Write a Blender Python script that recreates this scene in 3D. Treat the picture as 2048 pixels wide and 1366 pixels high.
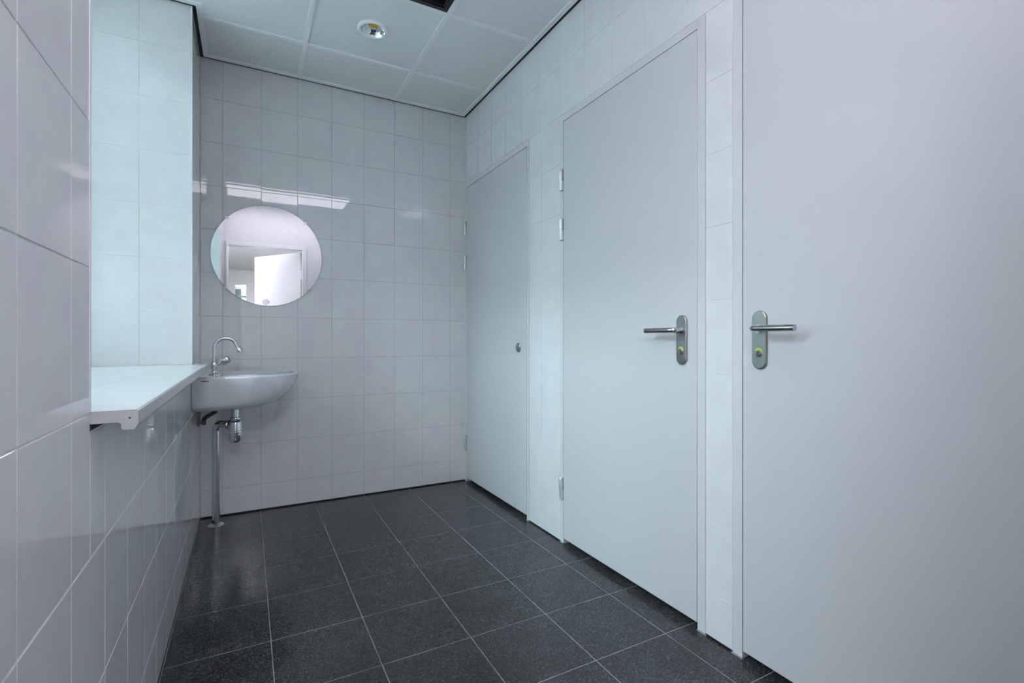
import bpy, bmesh, math, random
from mathutils import Vector, Matrix
random.seed(7)
PI = math.pi
C = bpy.context.scene.collection
for o in list(bpy.data.objects): bpy.data.objects.remove(o)
sc = bpy.context.scene

# ------------------------------------------------------------ camera, sky, lights, exposure
XL, XR, YB, ZC = -0.231, 1.391, 3.293, 2.618      # left wall, right wall, back wall, ceiling
cam = bpy.data.cameras.new('camera'); co = bpy.data.objects.new('camera', cam); C.objects.link(co)
cam.sensor_width = 36; cam.lens = 985.1 / 2048 * 36; cam.shift_y = -4.7 / 2048
cam.clip_start = 0.02
co.location = (0, 0, 1.019); co.rotation_euler = (PI / 2, 0, -0.4941)
sc.camera = co
w = bpy.data.worlds.new('overcast_sky'); sc.world = w; w.use_nodes = True
bg = w.node_tree.nodes['Background']; bg.inputs[0].default_value = (0.69, 0.93, 1.0, 1); bg.inputs[1].default_value = 29.0
_n = w.node_tree.nodes; _l = w.node_tree.links            # overcast sky: three times brighter overhead than at the horizon
_t = _n.new('ShaderNodeTexCoord'); _s = _n.new('ShaderNodeSeparateXYZ'); _m = _n.new('ShaderNodeMapRange'); _x = _n.new('ShaderNodeVectorMath')
_l.new(_t.outputs['Generated'], _s.inputs[0]); _l.new(_s.outputs['Z'], _m.inputs['Value'])
_m.inputs['From Min'].default_value = 0; _m.inputs['From Max'].default_value = 1; _m.inputs['To Min'].default_value = .333; _m.inputs['To Max'].default_value = 1
_x.operation = 'SCALE'; _x.inputs[0].default_value = (0.72, 0.915, 0.99); _l.new(_m.outputs[0], _x.inputs['Scale']); _l.new(_x.outputs[0], bg.inputs[0])
pl = bpy.data.lights.new('window_portal', 'AREA'); pl.shape = 'RECTANGLE'; pl.size = 1.60; pl.size_y = 1.58
pl.cycles.is_portal = True
po = bpy.data.objects.new('window_portal', pl); C.objects.link(po)
po.location = (-0.79, 1.93, 1.745); po.rotation_euler = (PI / 2, 0, -PI / 2)   # looks towards +X
LUM_ROOM, LUM_HALL = 3.3, 8.5
sc.view_settings.view_transform = 'Standard'; sc.view_settings.look = 'None'
sc.view_settings.gamma = 1; sc.view_settings.use_curve_mapping = False
sc.view_settings.exposure = 0.85

# ------------------------------------------------------------ materials
def mat(name, col, rough=0.5, metal=0.0, emit=None, es=1.0, coat=0.0, spec=0.5):
    m = bpy.data.materials.new(name); m.use_nodes = True
    b = m.node_tree.nodes['Principled BSDF']
    b.inputs['Base Color'].default_value = (*col, 1); b.inputs['Roughness'].default_value = rough
    b.inputs['Metallic'].default_value = metal; b.inputs['Specular IOR Level'].default_value = spec
    if coat: b.inputs['Coat Weight'].default_value = coat; b.inputs['Coat Roughness'].default_value = 0.05
    if emit: b.inputs['Emission Color'].default_value = (*emit, 1); b.inputs['Emission Strength'].default_value = es
    return m
def mottle(m, c1, c2, scale, detail=4, c3=None, bump=0.0, rnd=0.0, lo=0.35, hi=0.65):
    nt = m.node_tree; N = nt.nodes; L = nt.links; b = N['Principled BSDF']
    g = N.new('ShaderNodeNewGeometry'); n = N.new('ShaderNodeTexNoise'); r = N.new('ShaderNodeValToRGB')
    n.inputs['Scale'].default_value = scale; n.inputs['Detail'].default_value = detail
    L.new(g.outputs['Position'], n.inputs['Vector']); L.new(n.outputs['Fac'], r.inputs['Fac'])
    e = r.color_ramp.elements; e[0].position = lo; e[0].color = (*c1, 1); e[1].position = hi; e[1].color = (*c2, 1)
    if c3: k = e.new((lo + hi) / 2); k.color = (*c3, 1)
    out = r.outputs['Color']
    if rnd:
        oi = N.new('ShaderNodeObjectInfo'); mr = N.new('ShaderNodeMapRange'); hs = N.new('ShaderNodeHueSaturation')
        mr.inputs['To Min'].default_value = 1 - rnd; mr.inputs['To Max'].default_value = 1 + rnd
        L.new(oi.outputs['Random'], mr.inputs['Value']); L.new(mr.outputs[0], hs.inputs['Value']); L.new(out, hs.inputs['Color'])
        out = hs.outputs['Color']
    L.new(out, b.inputs['Base Color'])
    if bump:
        bp = N.new('ShaderNodeBump'); bp.inputs['Strength'].default_value = bump; bp.inputs['Distance'].default_value = 0.002
        L.new(n.outputs['Fac'], bp.inputs['Height']); L.new(bp.outputs[0], b.inputs['Normal'])
    return m
M = {}
M['tile'] = mottle(mat('glazed_wall_tile', (.7, .7, .7), 0.02, spec=.8), (.745, .73, .765), (.775, .775, .79), 12, 5, (.75, .76, .775), rnd=.006)
M['grout'] = mat('pale_grout', (.79, .80, .81), 0.5)
M['grout_grey'] = mat('grey_grout', (.53, .53, .55), 0.7)
M['trim'] = mat('white_tile_trim', (.78, .78, .80), 0.35)
M['floor'] = mat('dark_speckled_floor_tile', (.03, .032, .036), 0.22, spec=.38)
def floor_nodes(m):
    nt = m.node_tree; N = nt.nodes; L = nt.links; b = N['Principled BSDF']
    g = N.new('ShaderNodeNewGeometry')
    v = N.new('ShaderNodeTexVoronoi'); v.inputs['Scale'].default_value = 330
    n2 = N.new('ShaderNodeTexNoise'); n2.inputs['Scale'].default_value = 5; n2.inputs['Detail'].default_value = 5
    n3 = N.new('ShaderNodeTexNoise'); n3.inputs['Scale'].default_value = 260; n3.inputs['Detail'].default_value = 2
    for q in (v, n2, n3): L.new(g.outputs['Position'], q.inputs['Vector'])
    sep = N.new('ShaderNodeSeparateColor'); L.new(v.outputs['Color'], sep.inputs[0])
    r = N.new('ShaderNodeValToRGB'); L.new(sep.outputs[0], r.inputs['Fac'])
    e = r.color_ramp.elements; e[0].position = 0; e[0].color = (.020, .021, .023, 1); e[1].position = 1; e[1].color = (.12, .13, .14, 1)
    k = e.new(.7); k.color = (.040, .043, .047, 1); k = e.new(.9); k.color = (.066, .072, .080, 1)
    mr = N.new('ShaderNodeMapRange'); mr.inputs['From Min'].default_value = .3; mr.inputs['From Max'].default_value = .7
    mr.inputs['To Min'].default_value = .8; mr.inputs['To Max'].default_value = 1.2; L.new(n2.outputs['Fac'], mr.inputs['Value'])
    mx = N.new('ShaderNodeMix'); mx.data_type = 'RGBA'; mx.blend_type = 'MULTIPLY'; mx.inputs[0].default_value = 1
    L.new(r.outputs['Color'], mx.inputs[6]); L.new(mr.outputs[0], mx.inputs[7]); L.new(mx.outputs[2], b.inputs['Base Color'])
    m2 = N.new('ShaderNodeMapRange'); m2.inputs['From Min'].default_value = .35; m2.inputs['From Max'].default_value = .65
    m2.inputs['To Min'].default_value = .16; m2.inputs['To Max'].default_value = .23
    L.new(n2.outputs['Fac'], m2.inputs['Value']); L.new(m2.outputs[0], b.inputs['Roughness'])
    bp = N.new('ShaderNodeBump'); bp.inputs['Strength'].default_value = .05; bp.inputs['Distance'].default_value = .0003
    L.new(n3.outputs['Fac'], bp.inputs['Height']); L.new(bp.outputs[0], b.inputs['Normal'])
floor_nodes(M['floor'])
M['fgrout'] = mottle(mat('grey_floor_grout', (.22, .22, .22), 0.8), (.16, .16, .16), (.34, .34, .34), 12, 5)
M['black'] = mat('black_joint', (.006, .006, .008), 0.6)
M['blackmetal'] = mat('black_vent_metal', (.010, .010, .012), 0.4)
M['panel'] = mottle(mat('mineral_ceiling_panel', (.6, .6, .6), 0.9), (.82, .835, .845), (.85, .86, .87), 60, 3)
M['bar'] = mat('white_ceiling_bar', (.90, .92, .93), 0.6)
M['dark'] = mat('dark_plenum', (.03, .03, .03), 0.9)
M['door'] = mat('satin_white_door_laminate', (.61, .612, .63), 0.34)
M['frame'] = mat('white_painted_steel_frame', (.65, .655, .67), 0.3)
M['steel'] = mat('brushed_stainless_steel', (.33, .34, .325), 0.38, 1.0)
M['lever'] = mat('polished_steel_lever', (.50, .50, .50), 0.2, 1.0)
M['chrome'] = mat('chrome', (.72, .74, .76), 0.08, 1.0)
M['hinge'] = mat('satin_nickel_hinge', (.74, .78, .79), 0.38, .6)
M['ceramic'] = mat('white_glazed_ceramic', (.68, .70, .73), 0.06, coat=.5)
M['sill'] = mottle(mat('white_stone_sill', (.8, .8, .8), 0.22), (.55, .55, .56), (.58, .58, .59), 20, 3)
M['navy'] = mat('navy_print', (.02, .03, .12), 0.4)
M['mirror'] = mat('mirror_silvering', (.93, .95, .95), 0.0, 1.0)
M['glassedge'] = mat('mirror_glass_edge', (.12, .20, .20), 0.2)
M['plaster'] = mottle(mat('white_painted_plaster', (.7, .7, .7), 0.55), (.60, .59, .615), (.62, .61, .635), 15, 4)
M['warm'] = mat('warm_grey_paint', (.62, .61, .60), 0.7)
M['hallfloor'] = mat('grey_hall_floor', (.16, .16, .17), 0.4)
M['amber'] = mat('amber_led_phosphor', (.72, .46, .06), 0.4)
M['reflector'] = mat('faceted_reflector', (.85, .87, .88), 0.12, 1.0)
M['lumroom'] = mat('luminaire_diffuser', (.9, .9, .9), 0.4, emit=(.95, .90, 1.0), es=LUM_ROOM)
M['lumhall'] = mat('hall_luminaire_diffuser', (.9, .9, .9), 0.4, emit=(.97, .92, 1.0), es=LUM_HALL)
M['fillhall'] = mat('hall_fill_diffuser', (.9, .9, .9), 0.4, emit=(.92, .93, 1.0), es=LUM_HALL * 2.1)  # emission of the added hall fill panel
M['indicator'] = mat('yellow_green_indicator', (.55, .62, .12), 0.4)
M['hose'] = mat('braided_hose', (.16, .145, .13), 0.35, 0.8)
M['greydisc'] = mat('grey_violet_plate', (.38, .36, .42), 0.4)
M['uwin'] = mat('white_window_frame', (.75, .77, .78), 0.35)
M['ground'] = mottle(mat('grey_paving_outside', (.3, .3, .3), 0.9), (.60, .605, .61), (.66, .66, .66), 1.5, 5)
M['sealant'] = mat('grey_sealant', (.30, .32, .34), 0.6)
def pane(name, tint):
    m = bpy.data.materials.new(name); m.use_nodes = True; N = m.node_tree.nodes; L = m.node_tree.links; N.clear()
    t = N.new('ShaderNodeBsdfTransparent'); t.inputs[0].default_value = (*tint, 1)
    g = N.new('ShaderNodeBsdfGlossy'); g.inputs['Roughness'].default_value = 0.02
    w_ = N.new('ShaderNodeLayerWeight'); w_.inputs[0].default_value = .5; p_ = N.new('ShaderNodeMath'); p_.operation = 'POWER'; p_.inputs[1].default_value = 5; L.new(w_.outputs['Facing'], p_.inputs[0])
    f = N.new('ShaderNodeMapRange'); f.inputs['To Min'].default_value = .04; f.inputs['To Max'].default_value = 1.0; L.new(p_.outputs[0], f.inputs['Value'])
    x = N.new('ShaderNodeMixShader'); o = N.new('ShaderNodeOutputMaterial')
    L.new(f.outputs[0], x.inputs[0]); L.new(t.outputs[0], x.inputs[1]); L.new(g.outputs[0], x.inputs[2]); L.new(x.outputs[0], o.inputs[0])
    return m
M['pane'] = pane('clear_window_glass', (.95, .98, .97)); M['panegreen'] = pane('green_tinted_glass', (.74, .79, .78))

# ------------------------------------------------------------ helpers
def box(bm, x0, x1, y0, y1, z0, z1):
    v = [bm.verts.new((x, y, z)) for x in (x0, x1) for y in (y0, y1) for z in (z0, z1)]
    for f in ((0, 1, 3, 2), (4, 6, 7, 5), (0, 4, 5, 1), (2, 3, 7, 6), (0, 2, 6, 4), (1, 5, 7, 3)):
        bm.faces.new([v[i] for i in f])
def mesh(name, bm, m, smooth=False, bevel=0, seg=2):
    if bevel:
        bmesh.ops.bevel(bm, geom=list(bm.edges), offset=bevel, segments=seg, affect='EDGES', profile=0.6)
    bmesh.ops.recalc_face_normals(bm, faces=bm.faces)
    me = bpy.data.meshes.new(name); bm.to_mesh(me); bm.free()
    for q in (m if isinstance(m, (list, tuple)) else [m]): me.materials.append(q)
    if smooth:
        me.polygons.foreach_set('use_smooth', [True] * len(me.polygons))
        try: me.set_sharp_from_angle(angle=math.radians(38))
        except Exception: pass
    return me
def link(name, me, parent=None, loc=None, rot=None):
    o = bpy.data.objects.new(name, me); C.objects.link(o)
    if parent: o.parent = parent
    if loc is not None: o.location = loc
    if rot is not None: o.rotation_euler = rot
    return o
def boxobj(name, dims, m, parent=None, bevel=0, seg=2):
    bm = bmesh.new(); box(bm, *dims); return link(name, mesh(name, bm, m, smooth=bevel > 0, bevel=bevel, seg=seg), parent)
def boxes(name, lst, m, parent=None):
    bm = bmesh.new()
    for d in lst: box(bm, *d)
    return link(name, mesh(name, bm, m), parent)
def tag(o, label=None, cat=None, group=None, kind=None):
    if label: o['label'] = label
    if cat: o['category'] = cat
    if group: o['group'] = group
    if kind: o['kind'] = kind
    return o
def empty(name, loc=(0, 0, 0), rz=0):
    o = bpy.data.objects.new(name, None); C.objects.link(o); o.location = loc; o.rotation_euler = (0, 0, rz); o.empty_display_size = .05; return o
def lathe(bm, prof, seg=32, mtx=Matrix()):
    rings = []
    for r, z in prof:
        if r < 1e-6: rings.append([bm.verts.new(mtx @ Vector((0, 0, z)))])
        else: rings.append([bm.verts.new(mtx @ Vector((r * math.cos(2 * PI * i / seg), r * math.sin(2 * PI * i / seg), z))) for i in range(seg)])
    for a, b in zip(rings, rings[1:]):
        for i in range(seg):
            j = (i + 1) % seg
            if len(a) == 1 and len(b) > 1: bm.faces.new((a[0], b[i], b[j]))
            elif len(b) == 1 and len(a) > 1: bm.faces.new((a[i], a[j], b[0]))
            elif len(a) > 1: bm.faces.new((a[i], a[j], b[j], b[i]))
def tube(bm, pts, r, seg=16, cap=True):
    pts = [Vector(p) for p in pts]; rs = r if isinstance(r, (list, tuple)) else [r] * len(pts)
    rings = []; up = None
    for i, p in enumerate(pts):
        t = (pts[min(i + 1, len(pts) - 1)] - pts[max(i - 1, 0)]).normalized()
        if up is None: up = Vector((0, 0, 1)) if abs(t.z) < .9 else Vector((1, 0, 0))
        a = t.cross(up).normalized(); b = a.cross(t).normalized(); up = b
        rings.append([bm.verts.new(p + a * rs[i] * math.cos(2 * PI * k / seg) + b * rs[i] * math.sin(2 * PI * k / seg)) for k in range(seg)])
    for a, b in zip(rings, rings[1:]):
        for k in range(seg): bm.faces.new((a[k], a[(k + 1) % seg], b[(k + 1) % seg], b[k]))
    if cap: bm.faces.new(rings[0]); bm.faces.new(list(reversed(rings[-1])))
def arc(c, r, a0, a1, u, v, n=10):
    c = Vector(c); u = Vector(u); v = Vector(v)
    return [c + u * r * math.cos(a0 + (a1 - a0) * i / n) + v * r * math.sin(a0 + (a1 - a0) * i / n) for i in range(n + 1)]
ROTZ = lambda a: Matrix.Rotation(a, 4, 'Z')

# wall tiles: pieces with shared meshes; plane described by origin, in-plane axis u, outward normal n
TM = {}
def tile_mesh(wd, ht, th=.007, bev=.0006, m='tile'):
    k = (round(wd, 3), round(ht, 3), th, m)
    if k not in TM:
        bm = bmesh.new(); a, b = wd / 2, ht / 2
        lo = [bm.verts.new((x, y, 0)) for x, y in ((-a, -b), (a, -b), (a, b), (-a, b))]
        mi = [bm.verts.new((x, y, th - bev)) for x, y in ((-a, -b), (a, -b), (a, b), (-a, b))]
        a -= bev; b -= bev
        hi = [bm.verts.new((x, y, th)) for x, y in ((-a, -b), (a, -b), (a, b), (-a, b))]
        bm.faces.new(hi)
        for i in range(4):
            j = (i + 1) % 4
            bm.faces.new((lo[i], lo[j], mi[j], mi[i])); bm.faces.new((mi[i], mi[j], hi[j], hi[i]))
        TM[k] = mesh('wall_tile', bm, M[m])
    return TM[k]
def cuts(lines, a, b, mn=.012):
    s = sorted([a, b] + [l for l in lines if a + mn < l < b - mn]); return list(zip(s, s[1:]))
def tile_region(parent, axis, plane, nrm, ulines, zlines, u0, u1, z0, z1, holes=(), gap=.002, th=.007, tilt=.0013, m='tile', name='tile'):
    """axis 'x' or 'y' = horizontal direction of the wall; plane = coordinate of the finished face; nrm = +-1 side it faces"""
    for a, b in cuts(ulines, u0, u1):
        for c, d in cuts(zlines, z0, z1):
            pieces = [(a, b, c, d)]
            for h in holes:
                new = []
                for (p, q, r, s) in pieces:
                    if q <= h[0] + 1e-4 or p >= h[1] - 1e-4 or s <= h[2] + 1e-4 or r >= h[3] - 1e-4: new.append((p, q, r, s)); continue
                    if p < h[0] - .01: new.append((p, h[0], r, s))
                    if q > h[1] + .01: new.append((h[1], q, r, s))
                    pp, qq = max(p, h[0]), min(q, h[1])
                    if s > h[3] + .01: new.append((pp, qq, h[3], s))
                    if r < h[2] - .01: new.append((pp, qq, r, h[2]))
                pieces = new
            for (p, q, r, s) in pieces:
                me = tile_mesh(q - p - gap, s - r - gap, th, m=m)
                cu, cz = (p + q) / 2, (r + s) / 2
                ex, ey = random.gauss(0, tilt), random.gauss(0, tilt)
                if axis == 'x':
                    R = Matrix(((nrm * -1, 0, 0), (0, 0, nrm), (0, 1, 0))).to_4x4() if nrm > 0 else Matrix(((1, 0, 0), (0, 0, -1), (0, 1, 0))).to_4x4()
                    loc = Vector((cu, plane - nrm * th, cz))
                else:
                    R = Matrix(((0, 0, nrm), (nrm, 0, 0), (0, 1, 0))).to_4x4()
                    loc = Vector((plane - nrm * th, cu, cz))
                o = link(name, me, parent)
                o.matrix_local = Matrix.Translation(loc) @ R @ Matrix.Rotation(ex, 4, 'X') @ Matrix.Rotation(ey, 4, 'Y')

GB = .0014    # backing sits this far behind the tile face
JY0, JY1 = 1.062, 2.813     # window recess along the left wall
XW = -0.72                   # recess depth: inside face of the window wall
SZ = .897                    # sill top
ZR = [.156 + .2487 * k for k in range(0, 11)]
ZL = [.894 + .2435 * k for k in range(-3, 8)]

# ------------------------------------------------------------ floor
fl = boxes('floor', [(-.235, 2.62, .0, 3.40, -.12, -.0009)], M['fgrout'])
tag(fl, 'dark grey speckled granite-look tiled washroom floor', 'floor', kind='structure')
fx = [.0725 + .3012 * k for k in range(-1, 9)]; fy = [.05 + .3 * k for k in range(0, 12)]
def floor_tiles(x0, x1, y0, y1):
    for a, b in cuts(fx, x0, x1, .004):
        for c, d in cuts(fy, y0, y1, .004):
            if b - a < .01 or d - c < .01: continue
            me = tile_mesh(b - a - .003, d - c - .003, .010, .0008, 'floor')
            o = link('floor_tile', me, fl)
            o.matrix_local = Matrix.Translation(((a + b) / 2, (c + d) / 2, -.010)) @ Matrix.Rotation(random.gauss(0, .0008), 4, 'X') @ Matrix.Rotation(random.gauss(0, .0008), 4, 'Y')
floor_tiles(XL - .002, 2.50, .05, YB)

# ------------------------------------------------------------ back wall
wb = boxes('wall_back', [(XL - .12, 2.62, YB + GB, YB + .14, -.1, 2.95)], M['grout_grey'])
tag(wb, 'pale glazed tile wall at the far end behind the round mirror', 'wall', kind='structure')
bx = [-.123 + .1995 * k for k in range(0, 9)]
tile_region(wb, 'x', YB, -1, bx, ZR, XL, XR, .007, 2.64, tilt=.0011, gap=.0024)
# ------------------------------------------------------------ left wall: near pier, parapet under the sill, far pier, recess jambs
wl = boxes('wall_left', [(XL - .14, XL - GB, -.05, JY0 - GB, -.1, 2.95), (XL - .14, XL - GB, JY0 - GB, JY1 + GB, -.1, SZ - .034),
                         (XW - .02, XL - GB, JY1 + GB, YB + .14, -.1, 2.95), (XW - .16, XL - .14, JY0 - GB - .12, JY0 - GB, -.1, 2.95)], M['grout'])
tag(wl, 'glossy pale tiled wall on the left with the window recess', 'wall', kind='structure')
ly = [.763 + .1985 * k for k in range(-4, 14)]
tile_region(wl, 'y', XL, 1, ly, ZL, .05, YB - .007, .007, 2.64, holes=[(JY0 - .001, JY1 + .001, SZ - .036, 3)], tilt=.0009, gap=.0028)
jx = [-.4365 - .2 * k for k in range(-1, 3)]
tile_region(wl, 'x', JY1, -1, jx, [z + .0 for z in ZR], XW, XL - .004, SZ, 2.64, tilt=.0006)
tile_region(wl, 'x', JY0, 1, jx, ZR, XW, XL - .004, SZ, 2.64, tilt=.0006)
for y, s in ((JY0, -1), (JY1, 1)):
    bm = bmesh.new(); box(bm, XL - .007, XL + .0012, min(y - s * .0012, y + s * .006), max(y - s * .0012, y + s * .006), SZ, 2.64)
    link('corner_trim', mesh('corner_trim', bm, M['trim'], bevel=.0008), wl)

# ------------------------------------------------------------ window: frame, panes, sill
wn = boxes('window_1', [(XW - .09, XW - .02, JY0, JY1, 2.54, 2.66), (XW - .09, XW - .02, JY0, JY1, SZ - .04, .95),
                        (XW - .09, XW - .02, JY0, JY0 + .06, .95, 2.54), (XW - .09, XW - .02, JY1 - .06, JY1, .95, 2.54),
                        (XW - .085, XW - .025, 1.91, 1.97, .95, 2.54)], M['uwin'])
tag(wn, 'white framed window deep in the recess of the left wall', 'window', kind='structure')
for a, b in ((JY0 + .06, 1.91), (1.97, JY1 - .06)):
    boxobj('pane', (XW - .058, XW - .052, a, b, .95, 2.54), M['pane'], wn)
# sill board: extruded profile with down-turned nose
def extrude_profile(bm, prof, y0, y1):
    a = [bm.verts.new((x, y0, z)) for x, z in prof]; b = [bm.verts.new((x, y1, z)) for x, z in prof]
    bm.faces.new(a); bm.faces.new(list(reversed(b)))
    n = len(prof)
    for i in range(n): bm.faces.new((a[i], b[i], b[(i + 1) % n], a[(i + 1) % n]))
XS = -.166
bm = bmesh.new()
extrude_profile(bm, [(XW - .02, SZ), (XS - .003, SZ), (XS, SZ - .003), (XS, SZ - .026), (XS - .006, SZ - .034), (XS - .021, SZ - .034), (XS - .024, SZ - .031),
                     (XS - .024, SZ - .024), (XS - .028, SZ - .021), (XW - .02, SZ - .021)], JY0 + .001, JY1 - .001)
sl = link('window_sill', mesh('window_sill', bm, M['sill']), wn); tag(sl, 'white stone sill board with a down-turned front nose')
bm = bmesh.new(); lathe(bm, [(0, 0), (.0016, 0), (.0016, .0006), (0, .0006)], 12, Matrix.Translation((XS - .012, JY0 + .001, SZ - .014)) @ Matrix.Rotation(PI / 2, 4, 'X'))
link('screw_hole', mesh('screw_hole', bm, M['black']), sl)
bm = bmesh.new(); extrude_profile(bm, [(XL, SZ - .021), (XL + .018, SZ - .021), (XL + .014, SZ - .024), (XL, SZ - .031)], JY0 + .010, JY0 + .022)
link('sill_bracket', mesh('sill_bracket', bm, M['blackmetal']), sl)

# ------------------------------------------------------------ right wall with three door openings
DT = 2.105
D = [(2.404, 3.262), (1.211, 2.038), (.155, 1.033)]       # leaf edges along y
FW = .034
op = [(a - .0235 if i == 0 else a - FW, (YB - .003) if i == 0 else b + FW - (.006 if i == 1 else -.002)) for i, (a, b) in enumerate(D)]
zt = DT + .036
lst = []
edges = [(op[0][1], YB + GB), (op[1][1], op[0][0]), (op[2][1], op[1][0]), (.05, op[2][0])]
for a, b in edges:
    if b - a > .001: lst.append((XR + GB, XR + .10, a, b, -.05, 2.95))
for a, b in op: lst.append((XR + GB, XR + .10, a, b, zt, 2.95))
wr = boxes('wall_right', lst, M['grout'])
tag(wr, 'pale tiled wall on the right holding three white flush doors', 'wall', kind='structure')
ry = [1.07 + .1995 * k for k in range(-6, 12)]
tile_region(wr, 'y', XR, -1, [2.25, 1.094] + [1.07 + .1995 * k for k in range(-6, 12)][0:0], ZR, op[1][1], op[0][0], .007, zt, tilt=.0006)
tile_region(wr, 'y', XR, -1, [1.0745], ZR, op[2][1], op[1][0], .007, zt, tilt=.0006)
tile_region(wr, 'y', XR, -1, ry, ZR, .05, op[2][0], .007, zt, tilt=.0006)
tile_region(wr, 'y', XR, -1, ry, ZR, .05, YB - .007, zt, 2.64, tilt=.0006)
bm = bmesh.new(); box(bm, XR - .003, XR, YB - .006, YB - .0005, .004, 2.62); link('corner_bead', mesh('corner_bead', bm, M['trim']), wr)

# lever set (built once, copied)
def make_handle(sign):
    """Local: x out of the door (towards the room), y along the wall, z up; lever points to sign*y"""
    bm = bmesh.new(); n = 14; hw, hh = .0235, .089
    out = [(hw * math.cos(PI * i / n), hh - hw + hw * math.sin(PI * i / n)) for i in range(n + 1)] + [(-hw * math.cos(PI * i / n), -hh + hw - hw * math.sin(PI * i / n)) for i in range(n + 1)]
    ins = [(y * (1 - .0025 / hw), z * (1 - .0025 / hh)) for y, z in out]
    r0 = [bm.verts.new((0, y, z)) for y, z in out]; r1 = [bm.verts.new((.0065, y, z)) for y, z in out]; r2 = [bm.verts.new((.009, y, z)) for y, z in ins]
    k = len(out)
    for a, b in ((r0, r1), (r1, r2)):
        for i in range(k): bm.faces.new((a[i], a[(i + 1) % k], b[(i + 1) % k], b[i]))
    bm.faces.new(r2)
    pl_ = mesh('handle_plate', bm, M['steel'], smooth=True)
    bm = bmesh.new()
    pts = [Vector((.006, 0, .034)), Vector((.034, 0, .034))] + arc((.034, sign * .016, .034), .016, -PI / 2, 0, (0, sign, 0), (1, 0, 0), 8)[1:]
    pts = [Vector((.006, 0, .034)), Vector((.030, 0, .034))] + [Vector((.030 + .018 * math.sin(a), sign * (.018 - .018 * math.cos(a)), .034)) for a in [PI / 2 * i / 8 for i in range(1, 9)]] + [Vector((.048, sign * .137, .034))]
    tube(bm, pts, .0098, 20)
    tube(bm, [(.0085, 0, .034), (.013, 0, .034)], .0135, 20)
    lv = mesh('lever', bm, M['lever'], smooth=True)
    bm = bmesh.new()
    tube(bm, [(.0085, 0, -.042), (.0115, 0, -.042), (.013, 0, -.042)], [.0105, .0105, .009], 20)
    box(bm, .012, .024, -.0028, .0028, -.0505, -.0345)
    tt = mesh('thumb_turn', bm, M['steel'], smooth=True)
    bm = bmesh.new()
    a = [(-.0125 * math.cos(t), -.036 + .0115 * math.sin(t)) for t in [PI * i / 12 for i in range(13)]]
    f0 = [bm.verts.new((.0096, y, z)) for y, z in a] + [bm.verts.new((.0096, .0125, -.042)), bm.verts.new((.0096, -.0125, -.042))]
    f1 = [bm.verts.new((.0088, v.co.y, v.co.z)) for v in f0]
    bm.faces.new(f0)
    for i in range(len(f0)): bm.faces.new((f0[i], f0[(i + 1) % len(f0)], f1[(i + 1) % len(f0)], f1[i]))
    ind = mesh('lock_indicator', bm, M['indicator'])
    return pl_, lv, tt, ind
bmh = bmesh.new()
lathe(bmh, [(0, .054), (.0085, .054), (.0105, .051), (.0105, .004), (.0095, .0005), (0, .0005)], 20); hinge_up = mesh('hinge', bmh, M['hinge'], smooth=True)
bmh = bmesh.new()
lathe(bmh, [(0, .0004), (.0082, .0004), (.0082, -.047), (.0068, -.052), (0, -.053)], 20); box(bmh, .001, .012, -.010, .010, -.050, -.002)
hinge_lo = mesh('hinge_pin', bmh, M['hinge'], smooth=True)
LBL = ['white flush door in the far corner beside the back wall, small round lock and no lever',
       'middle white flush door on the right wall, steel lever pointing away from the camera',
       'nearest white flush door at the right edge, steel lever pointing towards the camera']
FX = XR - .0008          # frame face
for i, (a, b) in enumerate(D):
    o0, o1 = op[i]
    bm = bmesh.new(); box(bm, XR - .003, XR + .034, a + (.0002 if i < 2 else .0018), b - .0030, .027, DT - .0025)
    leaf = link('door_%d' % (i + 1), mesh('door_leaf', bm, M['door'], smooth=True, bevel=.0012, seg=1))
    tag(leaf, LBL[i], 'door', kind='structure')
    bm = bmesh.new()
    box(bm, FX, XR + .10, o0 + .0005, a - (.0004 if i < 2 else .0015), .004, zt - .0005)
    box(bm, FX, XR + .10, b + .0015, o1 - .0005, .004, zt - .0005)
    box(bm, FX, XR + .10, a - .0015, b + .0015, DT + .0015, zt - .0005)
    box(bm, XR + .040, XR + .075, a - .0015, a + .012, .004, DT); box(bm, XR + .040, XR + .075, b - .012, b + .0015, .004, DT)
    box(bm, XR + .040, XR + .075, a + .012, b - .012, DT - .012, DT + .0015)
    link('door_frame', mesh('door_frame', bm, M['frame']), leaf)
    # hinges
    hy = b + .010 if i < 2 else a - .010
    for hz in (1.812, 1.565, .276):
        h = link('hinge', hinge_up, leaf, (FX - .010, hy, hz)); link('hinge_pin', hinge_lo, h)
    if i == 0:
        bm = bmesh.new(); mt = Matrix.Translation((XR - .003, 2.496, .97)) @ Matrix.Rotation(-PI / 2, 4, 'Y')
        lathe(bm, [(.027, 0), (.027, .004), (.024, .0065), (.011, .0065), (.011, .0045), (0, .0045)], 32, mt)
        rs = link('lock_rosette', mesh('lock_rosette', bm, M['steel'], smooth=True), leaf); tag(rs, 'small round steel lock rosette')
        bm = bmesh.new(); lathe(bm, [(.0085, .004), (.0085, .0085), (0, .0085)], 24, mt @ Matrix.Translation((.006, 0, 0)))
        link('lock_cylinder', mesh('lock_cylinder', bm, M['chrome'], smooth=True), rs)
        boxobj('keyhole', (XR - .0119, XR - .0111, 2.4955, 2.4965, .972, .982), M['black'], rs)
    else:
        sg = 1 if i == 1 else -1
        py = 1.276 if i == 1 else .969
        ms = make_handle(-sg)
        p = link('handle_plate', ms[0], leaf, (XR - .003, py, 1.017), (0, 0, PI)); tag(p, 'brushed steel oval back plate')
        link('lever', ms[1], p); link('thumb_turn', ms[2], p); q = link('lock_indicator', ms[3], p); tag(q, 'yellow-green lock indicator')
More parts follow.
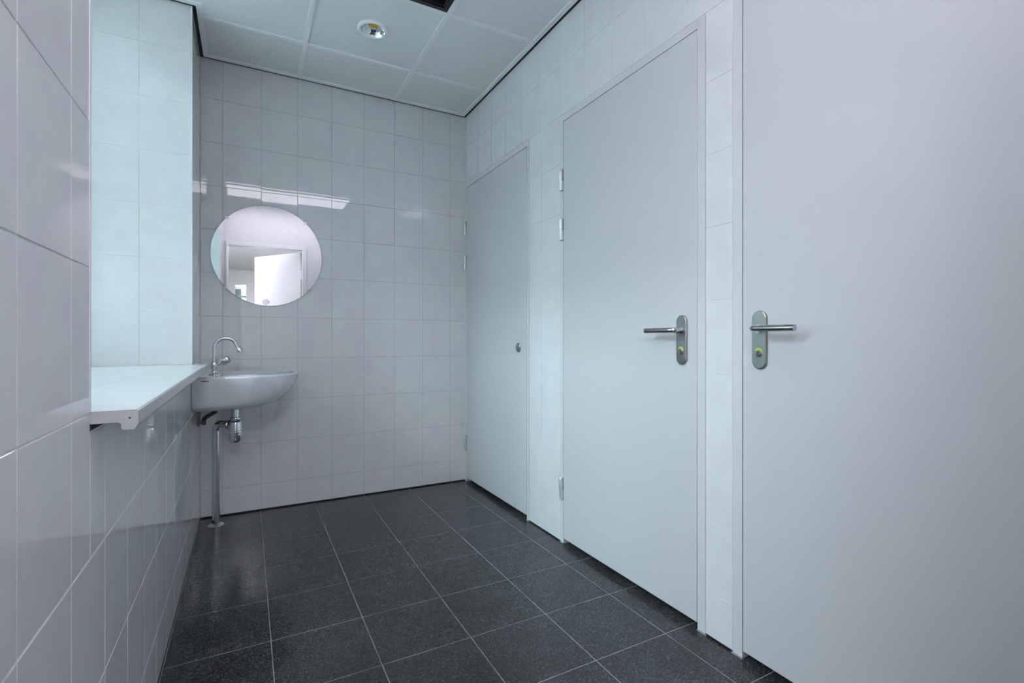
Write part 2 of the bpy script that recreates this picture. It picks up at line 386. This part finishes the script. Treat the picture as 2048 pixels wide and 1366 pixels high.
# stalls behind the doors (dark, closed)
st = boxes('wall_stalls', [(2.50, 2.62, -.05, 3.43, -.05, 2.95), (XR + .10, 2.50, 2.12, 2.20, -.002, 2.95), (XR + .10, 2.50, 1.08, 1.14, -.002, 2.95), (XR + .10, 2.50, -.05, .05, -.002, 2.95)], M['plaster'])
tag(st, 'white partition walls of the stalls hidden behind the doors', 'wall', kind='structure')
# black movement joints at the foot of the walls, frame feet
boxT = boxes('trim_1', [(XL, XR, YB - .0015, YB + GB, -.002, .0065)], M['black']); tag(boxT, 'thin black joint where the back wall meets the floor', 'joint', kind='structure')
boxT = boxes('trim_2', [(XR - .0015, XR + GB, a, b, -.002, .0065) for a, b in edges if b - a > .01], M['black']); tag(boxT, 'thin black joint between the tiled right wall strips and floor', 'joint', kind='structure')
boxT = boxes('trim_3', [(XL - GB, XL + .001, .05, YB, -.002, .006)], M['black']); tag(boxT, 'thin dark joint where the left wall meets the floor', 'joint', kind='structure')
fb = []
for i, (a, b) in enumerate(D):
    for (p, q) in ((op[i][0] - .004, a), (b, op[i][1] + .003)): fb.append((FX - .004, XR + .05, p, q, -.001, .0042))
boxT = boxes('trim_4', fb, M['sealant']); tag(boxT, 'grey sealant beads under the feet of the door frames', 'sealant', kind='structure')

# ------------------------------------------------------------ entrance wall behind the camera, with its open door (seen in the mirror)
EX0, EX1 = -.19, .60; EY = .05
wf = boxes('wall_front', [(XL - .14, EX0 - .02, -.06, EY, -.05, 2.95), (EX1 + .045, 2.62, -.06, EY, -.05, 2.95), (EX0 - .02, EX1 + .045, -.06, EY, DT + .045, 2.95)], M['plaster'])
tag(wf, 'smooth white wall around the entrance doorway, seen in the round mirror', 'wall', kind='structure')
d4 = empty('door_4', (EX1 - .012, -.045, 0)); tag(d4, 'open white entrance door seen in the round mirror', 'door', kind='structure')
def put(o): o.matrix_parent_inverse = Matrix.Translation(-Vector(d4.location)); return o
fr = boxes('door_frame', [(EX0 - .02, EX0, -.07, EY + .012, .0, DT + .045), (EX1, EX1 + .045, -.07, EY + .012, 0, DT + .045), (EX0, EX1, -.07, EY + .012, DT, DT + .045)], M['frame'], d4); put(fr)
lf = boxobj('leaf', (-.855, 0, -.04, 0, .01, DT - .01), M['door'], d4, bevel=.001, seg=1); lf.rotation_euler = (0, 0, math.radians(54.5))
tag(lf, 'white door leaf standing open')
bm = bmesh.new(); lathe(bm, [(0, .003), (.036, .003), (.038, 0)], 32, Matrix.Translation((-.64, 0, 1.50)) @ Matrix.Rotation(-PI / 2, 4, 'X') @ Matrix.Diagonal((2.0, 1, 1, 1)))
link('door_disc', mesh('door_disc', bm, M['greydisc'], smooth=True), lf)
for hz in (1.812, .276):
    h = link('hinge', hinge_up, d4, (.006, .010, hz)); link('hinge_pin', hinge_lo, h)

# ------------------------------------------------------------ hall behind the entrance
HY = -4.6; HZ = 2.40
hf = boxes('floor_hall', [(-2.4, 3.2, HY - .1, -.0, -.12, -.003)], M['hallfloor']); tag(hf, 'grey hall floor beyond the entrance door', 'floor', kind='structure')
hc = boxes('ceiling_hall', [(-2.4, 3.2, HY - .1, -.06, HZ, HZ + .1)], M['warm']); tag(hc, 'grey hall ceiling seen in the round mirror', 'ceiling', kind='structure')
hw = boxes('wall_hall', [(-2.4, -2.3, HY, -.06, -.05, HZ), (3.1, 3.2, HY, -.06, -.05, HZ), (-2.4, -.42, HY - .1, HY, -.05, HZ), (.40, 3.2, HY - .1, HY, -.05, HZ), (-.42, .40, HY - .1, HY, 2.16, HZ), (-2.4, XL - .14, -.16, -.06, -.05, HZ)], mottle(mat('hall_paint', (.6, .6, .6), .7), (.64, .62, .61), (.66, .64, .63), 8))
tag(hw, 'warm grey hall walls seen in the round mirror', 'wall', kind='structure')
hd = boxes('door_5', [(-.42, -.20, HY - .06, HY - .02, 0, 2.16), (-.01, .40, HY - .06, HY - .02, 0, 2.16), (-.20, -.01, HY - .06, HY - .02, 2.11, 2.16), (-.20, -.01, HY - .06, HY - .02, 0, .4)], bpy.data.materials['hall_paint'])
tag(hd, 'far hall door with a narrow green glass panel, seen in the mirror', 'door', kind='structure')
boxobj('pane', (-.20, -.01, HY - .043, HY - .037, .4, 2.11), M['panegreen'], hd)
boxobj('pull_bar', (.20, .225, HY - .012, HY - .002, .9, 1.3), M['steel'], hd)
hr = boxes('wall_back_room', [(-.9, -.8, -6.4, HY - .1, 0, 2.7), (1.0, 1.1, -6.4, HY - .1, 0, 2.7), (-.9, 1.1, -6.5, -6.4, 0, 2.7), (-.9, 1.1, -6.5, HY - .1, 2.6, 2.7), (-.9, 1.1, -6.5, HY - .1, -.1, 0)], M['warm'])
boxobj('glow_panel', (-.11, .5, -6.398, -6.39, .8, 2.28), mat('glow_panel_emission', (.8, .9, .9), .5, emit=(.88, 1, 1), es=1.0), hr)  # added glowing sheet, makes the bright strip behind the door glass
boxobj('glazing_bar', (-.9, .9, -6.388, -6.37, 1.98, 2.02), M['uwin'], hr)
tag(hr, 'dim room behind the glazed hall door', 'wall', kind='structure')
def panel_light(name, x0, x1, y0, y1, z, m, label):
    t = empty(name, ((x0 + x1) / 2, (y0 + y1) / 2, z)); a, b = (x1 - x0) / 2, (y1 - y0) / 2
    bm = bmesh.new(); f = .018
    for d in ((-a, a, -b, -b + f), (-a, a, b - f, b), (-a, -a + f, -b + f, b - f), (a - f, a, -b + f, b - f)): box(bm, *d, -.014, 0)
    link('housing', mesh('housing', bm, M['bar']), t)
    boxobj('diffuser', (-a + f, a - f, -b + f, b - f, -.010, -.004), m, t)
    tag(t, label, 'ceiling light'); return t
panel_light('panel_light', -.20, 1.05, .27, .78, ZC - .003, M['lumroom'], 'rectangular panel light on the washroom ceiling by the entrance')
panel_light('panel_light', -1.2, .0, -1.0, -.45, HZ - .003, M['lumhall'], 'rectangular panel light on the hall ceiling outside the entrance')

panel_light('panel_light', -.6, 2.3, -1.72, -1.02, HZ - .003, M['fillhall'], 'added fill light panel on the hall ceiling, out of view')  # extra hall panel added as fill for the lower walls, hidden by the lintel

# ------------------------------------------------------------ ceiling: plenum slab, grid bars, panels, edge trims
cl = boxes('ceiling', [(-.95, 2.62, -.06, 3.43, 2.95, 3.05)], M['dark']); tag(cl, 'suspended grid ceiling of pale square panels', 'ceiling', kind='structure')
boxes('plenum_cover', [(XR + .10, 2.62, .05, 3.43, 2.66, 2.70), (XW - .16, XL - GB, JY0 - .1, JY1 + .02, 2.68, 2.70)], M['dark'], cl)
GX = [-.315, .28, .875]; GY = [2.885, 2.288, 1.691, 1.094, .497]
SG = .016   # shadow gap
x1 = XR - SG; y1 = YB - SG; BW = .012
xs0, xs1 = XL + SG, x1 - .024
rec0, rec1 = JY0 + SG, JY1 - SG
def bar(d): 
    return boxobj('grid_bar', d, M['bar'], cl)
for x in GX[1:]:
    ys = [y1 - .024] + GY + [.07]
    for a, b in zip(ys[1:], ys): bar((x - BW, x + BW, a + BW if a in GY else a, b - BW if b in GY else b, ZC, ZC + .03))
xsegs = [(xs0 + .024, GX[1] - BW), (GX[1] + BW, GX[2] - BW), (GX[2] + BW, xs1)]
for y in GY:
    for a, b in xsegs:
        if a < 0 and rec0 < y < rec1: continue
        bar((a, b, y - BW, y + BW, ZC, ZC + .03))
    for x in GX[1:]: bar((x - BW, x + BW, y - BW, y + BW, ZC, ZC + .03))
for y in GY:
    if rec0 < y < rec1: bar((XW, GX[0] - BW, y - BW, y + BW, ZC, ZC + .03)); bar((GX[0] + BW, GX[1] - BW, y - BW, y + BW, ZC, ZC + .03))
bar((GX[0] - BW, GX[0] + BW, rec0 + .024, rec1 - .024, ZC, ZC + .03))
# white edge angle and black shadow channel
def edge(d): return boxobj('edge_trim', d, M['bar'], cl)
edge((x1 - .024, x1, .07, y1, ZC - .002, ZC + .03)); edge((xs0, x1 - .024, y1 - .024, y1, ZC - .002, ZC + .03))
edge((xs0, xs0 + .024, rec1 - .024, y1 - .024, ZC - .002, ZC + .03)); edge((XW, xs0, rec1 - .024, rec1, ZC - .002, ZC + .03))
edge((xs0, xs0 + .024, .07, rec0 + .024, ZC - .002, ZC + .03)); edge((XW, xs0, rec0, rec0 + .024, ZC - .002, ZC + .03))
boxes('shadow_channel', [(x1, XR + .004, .05, YB, ZC + .001, ZC + .03), (XL - .004, x1, y1, YB + .004, ZC + .001, ZC + .03),
      (XL - .004, xs0, rec1, y1, ZC + .001, ZC + .03), (XW, XL, rec1, JY1 + .004, ZC + .001, ZC + .03),
      (XL - .004, xs0, .05, rec0, ZC + .001, ZC + .03), (XW, XL, JY0 - .004, rec0, ZC + .001, ZC + .03)], M['black'], cl)
VX0, VX1, VY0, VY1 = .28, .875, 1.691, 2.288     # black vent cell
def panel(x0, x1_, y0, y1_, hole=None):
    z = ZC + .006
    if hole:
        bm = bmesh.new(); n = 40; cx, cy, r = hole
        circ = [bm.verts.new((cx + r * math.cos(2 * PI * i / n), cy + r * math.sin(2 * PI * i / n), z)) for i in range(n)]
        sq = []
        for i in range(n):
            a = 2 * PI * i / n; c, s = math.cos(a), math.sin(a); k = 1 / max(abs(c), abs(s))
            sq.append(bm.verts.new(((x0 + x1_) / 2 + c * k * (x1_ - x0) / 2, (y0 + y1_) / 2 + s * k * (y1_ - y0) / 2, z)))
        for i in range(n): bm.faces.new((circ[i], circ[(i + 1) % n], sq[(i + 1) % n], sq[i]))
        link('ceiling_panel', mesh('ceiling_panel', bm, M['panel']), cl)
    else: boxobj('ceiling_panel', (x0, x1_, y0, y1_, z, z + .016), M['panel'], cl)
ycells = [(2.897, y1 - .024), (2.300, 2.873), (1.703, 2.276), (1.106, 1.679), (.509, 1.082), (.07, .485)]
xcells = [(xs0 + .024, .268), (.292, .863), (.887, xs1)]
for yi, (a, b) in enumerate(ycells):
    for xi, (c, d) in enumerate(xcells):
        if xi == 1 and yi == 2: continue
        if xi == 0 and 0 < yi < 5:
            bb = min(b, rec1 - .024); aa = max(a, rec0 + .024)
            if yi in (1, 2, 3): panel(GX[0] + BW, d, aa, bb); panel(XW, GX[0] - BW, aa, bb)
            if yi == 1 : panel(xs0 + .024, d, bb, b)
            if yi == 4: panel(xs0 + .024, d, a, b)
            continue
        panel(c, d, a, b, hole=(.577, 2.587, .064) if (xi == 1 and yi == 1) else None)

# black ceiling vent
vt = empty('ceiling_vent', ((VX0 + VX1) / 2, (VY0 + VY1) / 2, ZC)); tag(vt, 'black square air vent opening in the ceiling grid at the top edge', 'air vent')
a = .2855
bm = bmesh.new(); f = .022
for d in ((-a, a, -a, -a + f), (-a, a, a - f, a), (-a, -a + f, -a + f, a - f), (a - f, a, -a + f, a - f)): box(bm, *d, .000, .012)
link('vent_frame', mesh('vent_frame', bm, M['blackmetal']), vt)
bm = bmesh.new(); g = a - f
for d in ((-g, g, -g - .004, -g, .012, .16), (-g, g, g, g + .004, .012, .16), (-g - .004, -g, -g, g, .012, .16), (g, g + .004, -g, g, .012, .16), (-g, g, -g, g, .16, .164)): box(bm, *d)
link('duct_box', mesh('duct_box', bm, M['black']), vt)
for d in (-.135, 0, .135):
    boxobj('vane', (d - .002, d + .002, -g, g, .014, .05), M['blackmetal'], vt)
bm = bmesh.new()
for d in ((-g, g, g - .003, g, .010, .013), (g - .003, g, -g, g, .010, .013)): box(bm, *d)
link('lip', mesh('lip', bm, M['steel']), vt)

# recessed downlight
dl = empty('downlight', (.577, 2.587, ZC)); tag(dl, 'unlit round recessed ceiling spotlight with faceted chrome reflector and amber centre', 'ceiling light')
bm = bmesh.new(); lathe(bm, [(.0615, .007), (.0615, -.002), (.066, -.005), (.073, -.004), (.079, .0015), (.079, .007)], 48, Matrix())
link('trim_ring', mesh('trim_ring', bm, M['bar'], smooth=True), dl)
bm = bmesh.new()
prof = [(.0615, .0), (.056, .010), (.047, .019), (.036, .026), (.024, .030)]; n = 24
rings = [[bm.verts.new((r * math.cos(2 * PI * (i + .5 * (k % 2)) / n), r * math.sin(2 * PI * (i + .5 * (k % 2)) / n), z)) for i in range(n)] for k, (r, z) in enumerate(prof)]
for k in range(len(rings) - 1):
    A, B = rings[k], rings[k + 1]
    for i in range(n):
        j = (i + 1) % n
        if k % 2 == 0: bm.faces.new((A[i], A[j], B[i])); bm.faces.new((A[j], B[j], B[i]))
        else: bm.faces.new((A[i], B[j], B[i])); bm.faces.new((A[i], A[j], B[j]))
link('reflector', mesh('reflector', bm, M['reflector']), dl)
bm = bmesh.new(); lathe(bm, [(.026, .031), (.024, .0275), (0, .0270)], 32); link('led_disc', mesh('led_disc', bm, M['amber'], smooth=True), dl)
for s_ in (-1, 1):
    bm = bmesh.new(); tube(bm, [(s_ * .0635, -.012, .001), (s_ * .0600, -.004, -.006), (s_ * .0605, .004, -.006), (s_ * .0635, .012, .001)], .0016, 8)
    link('retaining_clip', mesh('retaining_clip', bm, M['chrome'], smooth=True), dl)

# ------------------------------------------------------------ round mirror
mr = empty('round_mirror', (.116, YB, 1.517)); tag(mr, 'round frameless wall mirror on the back wall above the washbasin', 'mirror')
RT = Matrix.Rotation(PI / 2, 4, 'X')
bm = bmesh.new(); lathe(bm, [(0, .007), (.2985, .007)], 128, RT); link('mirror_glass', mesh('mirror_glass', bm, M['mirror']), mr)
bm = bmesh.new(); lathe(bm, [(.2985, .0069), (.2998, .0055), (.2998, .002), (0, .002)], 128, RT); link('glass_edge', mesh('glass_edge', bm, M['glassedge'], smooth=True), mr)
for ang in (47, 137, 222, 318):
    A = math.radians(ang); bm = bmesh.new(); box(bm, -.006, .012, -.0095, 0.0, -.007, .007)
    k = link('mirror_clip', mesh('mirror_clip', bm, M['chrome'], bevel=.001), mr, (.294 * math.cos(A), 0, .294 * math.sin(A)), (0, -A, 0))

# ------------------------------------------------------------ washbasin on the left wall
BY = 3.012; BZ = .837
def outline(w, d, xb, n=26, p=.78, x0f=.45, side=6):
    """closed outline, back at x=xb flat, front a superellipse; local x from wall, y along the wall"""
    x0 = xb + (d - xb) * x0f; P = []
    for i in range(side): P.append((xb + (x0 - xb) * i / side, -w))
    for i in range(n + 1):
        t = -PI / 2 + PI * i / n; c = max(math.cos(t), 0); s = math.sin(t)
        P.append((x0 + (d - x0) * c ** p, w * math.copysign(abs(s) ** p, s)))
    for i in range(side): P.append((x0 - (x0 - xb) * (i + 1) / side, w))
    for i in range(1, 7): P.append((xb, w - 2 * w * i / 7))
    return P
rings_ = [  # w, d, xb, z
    (.06, .18, .10, -.180), (.14, .262, .04, -.178), (.19, .315, .0, -.170), (.222, .355, .0, -.157), (.233, .390, .0, -.140),
    (.240, .428, .0, -.110), (.245, .456, .0, -.078), (.249, .475, .0, -.042), (.250, .483, .0, -.012), (.249, .485, .0, -.004), (.246, .482, .002, .0),
    (.226, .460, .105, .0), (.221, .455, .110, -.004), (.215, .447, .116, -.025), (.200, .425, .125, -.065), (.165, .370, .14, -.105), (.10, .29, .15, -.128), (.028, .215, .16, -.134)]
bm = bmesh.new(); prev = None
for (w_, d_, xb, z) in rings_:
    vs = [bm.verts.new((x, y, z)) for x, y in outline(w_, d_, xb)]
    if prev:
        k = len(vs)
        for i in range(k): bm.faces.new((prev[i], prev[(i + 1) % k], vs[(i + 1) % k], vs[i]))
    else: bm.faces.new(vs)
    prev = vs
bm.faces.new(prev)
ba = empty('washbasin', (XL + .001, BY, BZ)); tag(ba, 'white ceramic washbasin hung on the left wall beside the sill end', 'washbasin')
o = link('bowl', mesh('bowl', bm, M['ceramic'], smooth=True), ba)
bm = bmesh.new(); lathe(bm, [(0, -.1325), (.020, -.1325), (.022, -.1345), (.022, -.136)], 24, Matrix.Translation((.188, 0, 0))); link('drain_ring', mesh('drain_ring', bm, M['chrome'], smooth=True), ba)
boxobj('wall_gasket', (-.0008, .0015, -.2505, .2505, -.165, -.002), M['sealant'], ba)
mk = boxes('maker_mark', [(.044, .066, -.2499, -.2485, -.016, -.0125), (.040, .070, -.2499, -.2485, -.022, -.0185)], M['navy'], ba); tag(mk, 'small dark blue printed mark')

# tap
tp = empty('tap', (-.146, 2.935, BZ)); tag(tp, 'chrome pillar tap with curved swan-neck spout on the washbasin', 'tap')
bm = bmesh.new()
lathe(bm, [(0, 0), (.026, 0), (.026, .003), (.020, .008), (.013, .012), (.011, .020), (.012, .030), (.0165, .038), (.0175, .050), (.0165, .060), (.012, .066), (.0125, .070), (.0125, .076), (.010, .079), (0, .079)], 28)
link('tap_body', mesh('tap_body', bm, M['chrome'], smooth=True), tp)
bm = bmesh.new()
pts = [(0, 0, .074), (0, 0, .10), (.001, 0, .125)] + [tuple(q) for q in arc((.052, 0, .136), .051, PI, .22, (1, 0, 0), (0, 0, 1), 16)]
pts += [(.110, 0, .132)]
tube(bm, pts, .0092, 18)
e0, e1 = Vector(pts[-2]), Vector(pts[-1]); dd = (e1 - e0).normalized()
tube(bm, [e1 - dd * .004, e1, e1 + dd * .016], [.011, .0128, .0128], 18)
link('spout', mesh('spout', bm, M['chrome'], smooth=True), tp)
bm = bmesh.new()
dr = Vector((.80, -.10, .50)).normalized(); b0 = Vector((.006, 0, .046))
tube(bm, [b0, b0 + dr * .030], .0095, 16)
q = dr.to_track_quat('Z', 'Y').to_matrix().to_4x4(); mt = Matrix.Translation(b0 + dr * .028) @ q
n = 24; pr = [(.010, 0), (.018, .003), (.0215, .010), (.0215, .038), (.0195, .042)]
rg = [[bm.verts.new(mt @ Vector((r * (1 - .07 * (i % 3 == 0)) * math.cos(2 * PI * i / n), r * (1 - .07 * (i % 3 == 0)) * math.sin(2 * PI * i / n), z))) for i in range(n)] for r, z in pr]
for A, B in zip(rg, rg[1:]):
    for i in range(n): bm.faces.new((A[i], A[(i + 1) % n], B[(i + 1) % n], B[i]))
bm.faces.new(rg[-1]); bm.faces.new(list(reversed(rg[0])))
kn = link('knob', mesh('knob', bm, M['chrome'], smooth=True), tp)
bm = bmesh.new(); lathe(bm, [(0, .0428), (.015, .0428), (.016, .0418)], 20, mt); link('knob_cap', mesh('knob_cap', bm, mat('dark_cap', (.03, .035, .05), .3), smooth=True), kn)

# bottle trap and waste pipe
TX, TY = -.052, 3.005; PX, PY = -.148, 3.147; HZ_ = .560
tr = empty('waste_trap', (TX, TY, 0)); tag(tr, 'chrome bottle trap and waste pipe running under the washbasin to the floor', 'drain pipe')
bm = bmesh.new()
lathe(bm, [(0, .6565), (.034, .6565), (.035, .652), (.030, .646), (.018, .644), (.018, .60)], 28)
link('tailpiece', mesh('tailpiece', bm, M['chrome'], smooth=True), tr)
bm = bmesh.new()
lathe(bm, [(.018, .606), (.025, .605), (.027, .602), (.027, .590), (.025, .587), (.029, .583), (.032, .574), (.032, .536), (.034, .534), (.034, .524), (.031, .521), (.030, .486), (.024, .474), (.012, .468), (0, .467)], 32)
link('bottle_trap', mesh('bottle_trap', bm, M['chrome'], smooth=True), tr)
v = Vector((PX - TX, PY - TY, 0)); L_ = v.length; u = v.normalized(); R_ = .045
bm = bmesh.new()
tube(bm, [u * .026 + Vector((0, 0, HZ_)), u * .050 + Vector((0, 0, HZ_))], .0225, 24)
tube(bm, [u * .046 + Vector((0, 0, HZ_)), u * .056 + Vector((0, 0, HZ_))], .0255, 24)
link('coupling_nut', mesh('coupling_nut', bm, M['chrome'], smooth=True), tr)
bm = bmesh.new()
pts = [u * .03 + Vector((0, 0, HZ_)), u * (L_ - R_ - .01) + Vector((0, 0, HZ_))] + arc(u * (L_ - R_) + Vector((0, 0, HZ_ - R_)), R_, PI / 2, 0, u, (0, 0, 1), 12) + [v + Vector((0, 0, .3)), v + Vector((0, 0, .002))]
tube(bm, pts, .0195, 24)
link('waste_pipe', mesh('waste_pipe', bm, M['chrome'], smooth=True), tr)
bm = bmesh.new(); lathe(bm, [(.020, .014), (.024, .012), (.036, .006), (.040, .001), (.040, -.0005)], 32, Matrix.Translation(v)); link('floor_rosette', mesh('floor_rosette', bm, M['chrome'], smooth=True), tr)

# stop valve and flexible hose under the basin
sv = empty('stop_valve', (XL, 3.15, .566)); tag(sv, 'small stop valve with braided hose on the left wall under the washbasin', 'valve')
bm = bmesh.new()
lathe(bm, [(0, .006), (.018, .006), (.021, .002), (.021, 0)], 24, Matrix.Rotation(PI / 2, 4, 'Y')); tube(bm, [(0, 0, 0), (.030, 0, .002)], .009, 16); tube(bm, [(.026, 0, -.012), (.027, 0, .020)], .0105, 16)
link('valve_body', mesh('valve_body', bm, M['hose'], smooth=True), sv)
bm = bmesh.new(); tube(bm, [(.027, -.004, .004), (.027, -.018, .002), (.027, -.028, .0)], [.009, .012, .012], 12); link('valve_knob', mesh('valve_knob', bm, M['hose'], smooth=True), sv)
bm = bmesh.new(); P = [Vector((.027, 0, .018)), Vector((.038, -.004, .030)), Vector((.060, -.010, .044)), Vector((.085, -.022, .060)), Vector((.105, -.032, .070))]
Q = []
for i in range(len(P) - 1):
    for k in range(6): Q.append(P[i].lerp(P[i + 1], k / 6))
Q.append(P[-1])
tube(bm, Q, [.0100 + .0018 * (i % 2) for i in range(len(Q))], 12); link('hose', mesh('hose', bm, M['hose'], smooth=True), sv)
bm = bmesh.new(); tube(bm, [P[-1] + Vector((-.012, .004, -.005)), P[-1] + Vector((.014, -.008, .004))], .0125, 6); link('hose_nut', mesh('hose_nut', bm, M['chrome']), sv)
bm = bmesh.new(); box(bm, 0, .014, -.052, -.040, .0, .082); box(bm, .0, .085, -.052, -.040, .074, .083)
link('bracket', mesh('bracket', bm, M['hose']), sv)

# ------------------------------------------------------------ outside
wnd = [(x, z) for x in (.6, 3) for z in (.9, 3.3)]
bl = boxes('building_outside', [(-9.0, -8.2, -12, 15, -.4, 6.3), (-9.0, -8.1, -12.1, 15.1, 6.3, 6.5)], mottle(mat('pale_render_outside', (.4, .4, .4), .9), (.53, .54, .545), (.59, .595, .60), 1.2, 6))
tag(bl, 'grey rendered building across the yard outside the window', 'building', kind='structure')
for y, z in wnd:
    f = boxobj('window_frame', (-8.22, -8.16, y - .6, y + .6, z, z + 1.3), M['uwin'], bl); boxobj('pane', (-8.165, -8.15, y - .52, y + .52, z + .08, z + 1.22), mat('dark_window', (.05, .07, .08), .1) if (y, z) == wnd[0] else bpy.data.materials['dark_window'], f)
gr = boxes('ground_outside', [(-40, -1.2, -20, 25, -.5, -.4)], M['ground']); tag(gr, 'grey paving outside the window', 'ground', kind='structure')

cn = boxes('daylight_baffle_yard', [(-8.2, -1.0, -.6, -.3, -.4, 6.3), (-8.2, -1.0, 4.2, 4.5, -.4, 6.3), (-5.3, -1.0, -.3, 4.2, 5.9, 6.1), (-1.0, -.87, -2.0, 5.9, 2.75, 6.3), (-1.0, -.87, -2.0, JY0 - .05, -.4, 2.75), (-1.0, -.87, JY1 + .05, 5.9, -.4, 2.75), (-1.0, -.87, JY0 - .05, JY1 + .05, -.4, .82)], bpy.data.materials['pale_render_outside'])  # unseen yard walls and canopy, added to block steep and sideways sky light
tag(cn, 'added grey yard walls and deep canopy, unseen, limiting the daylight at the window', 'wall', kind='structure')
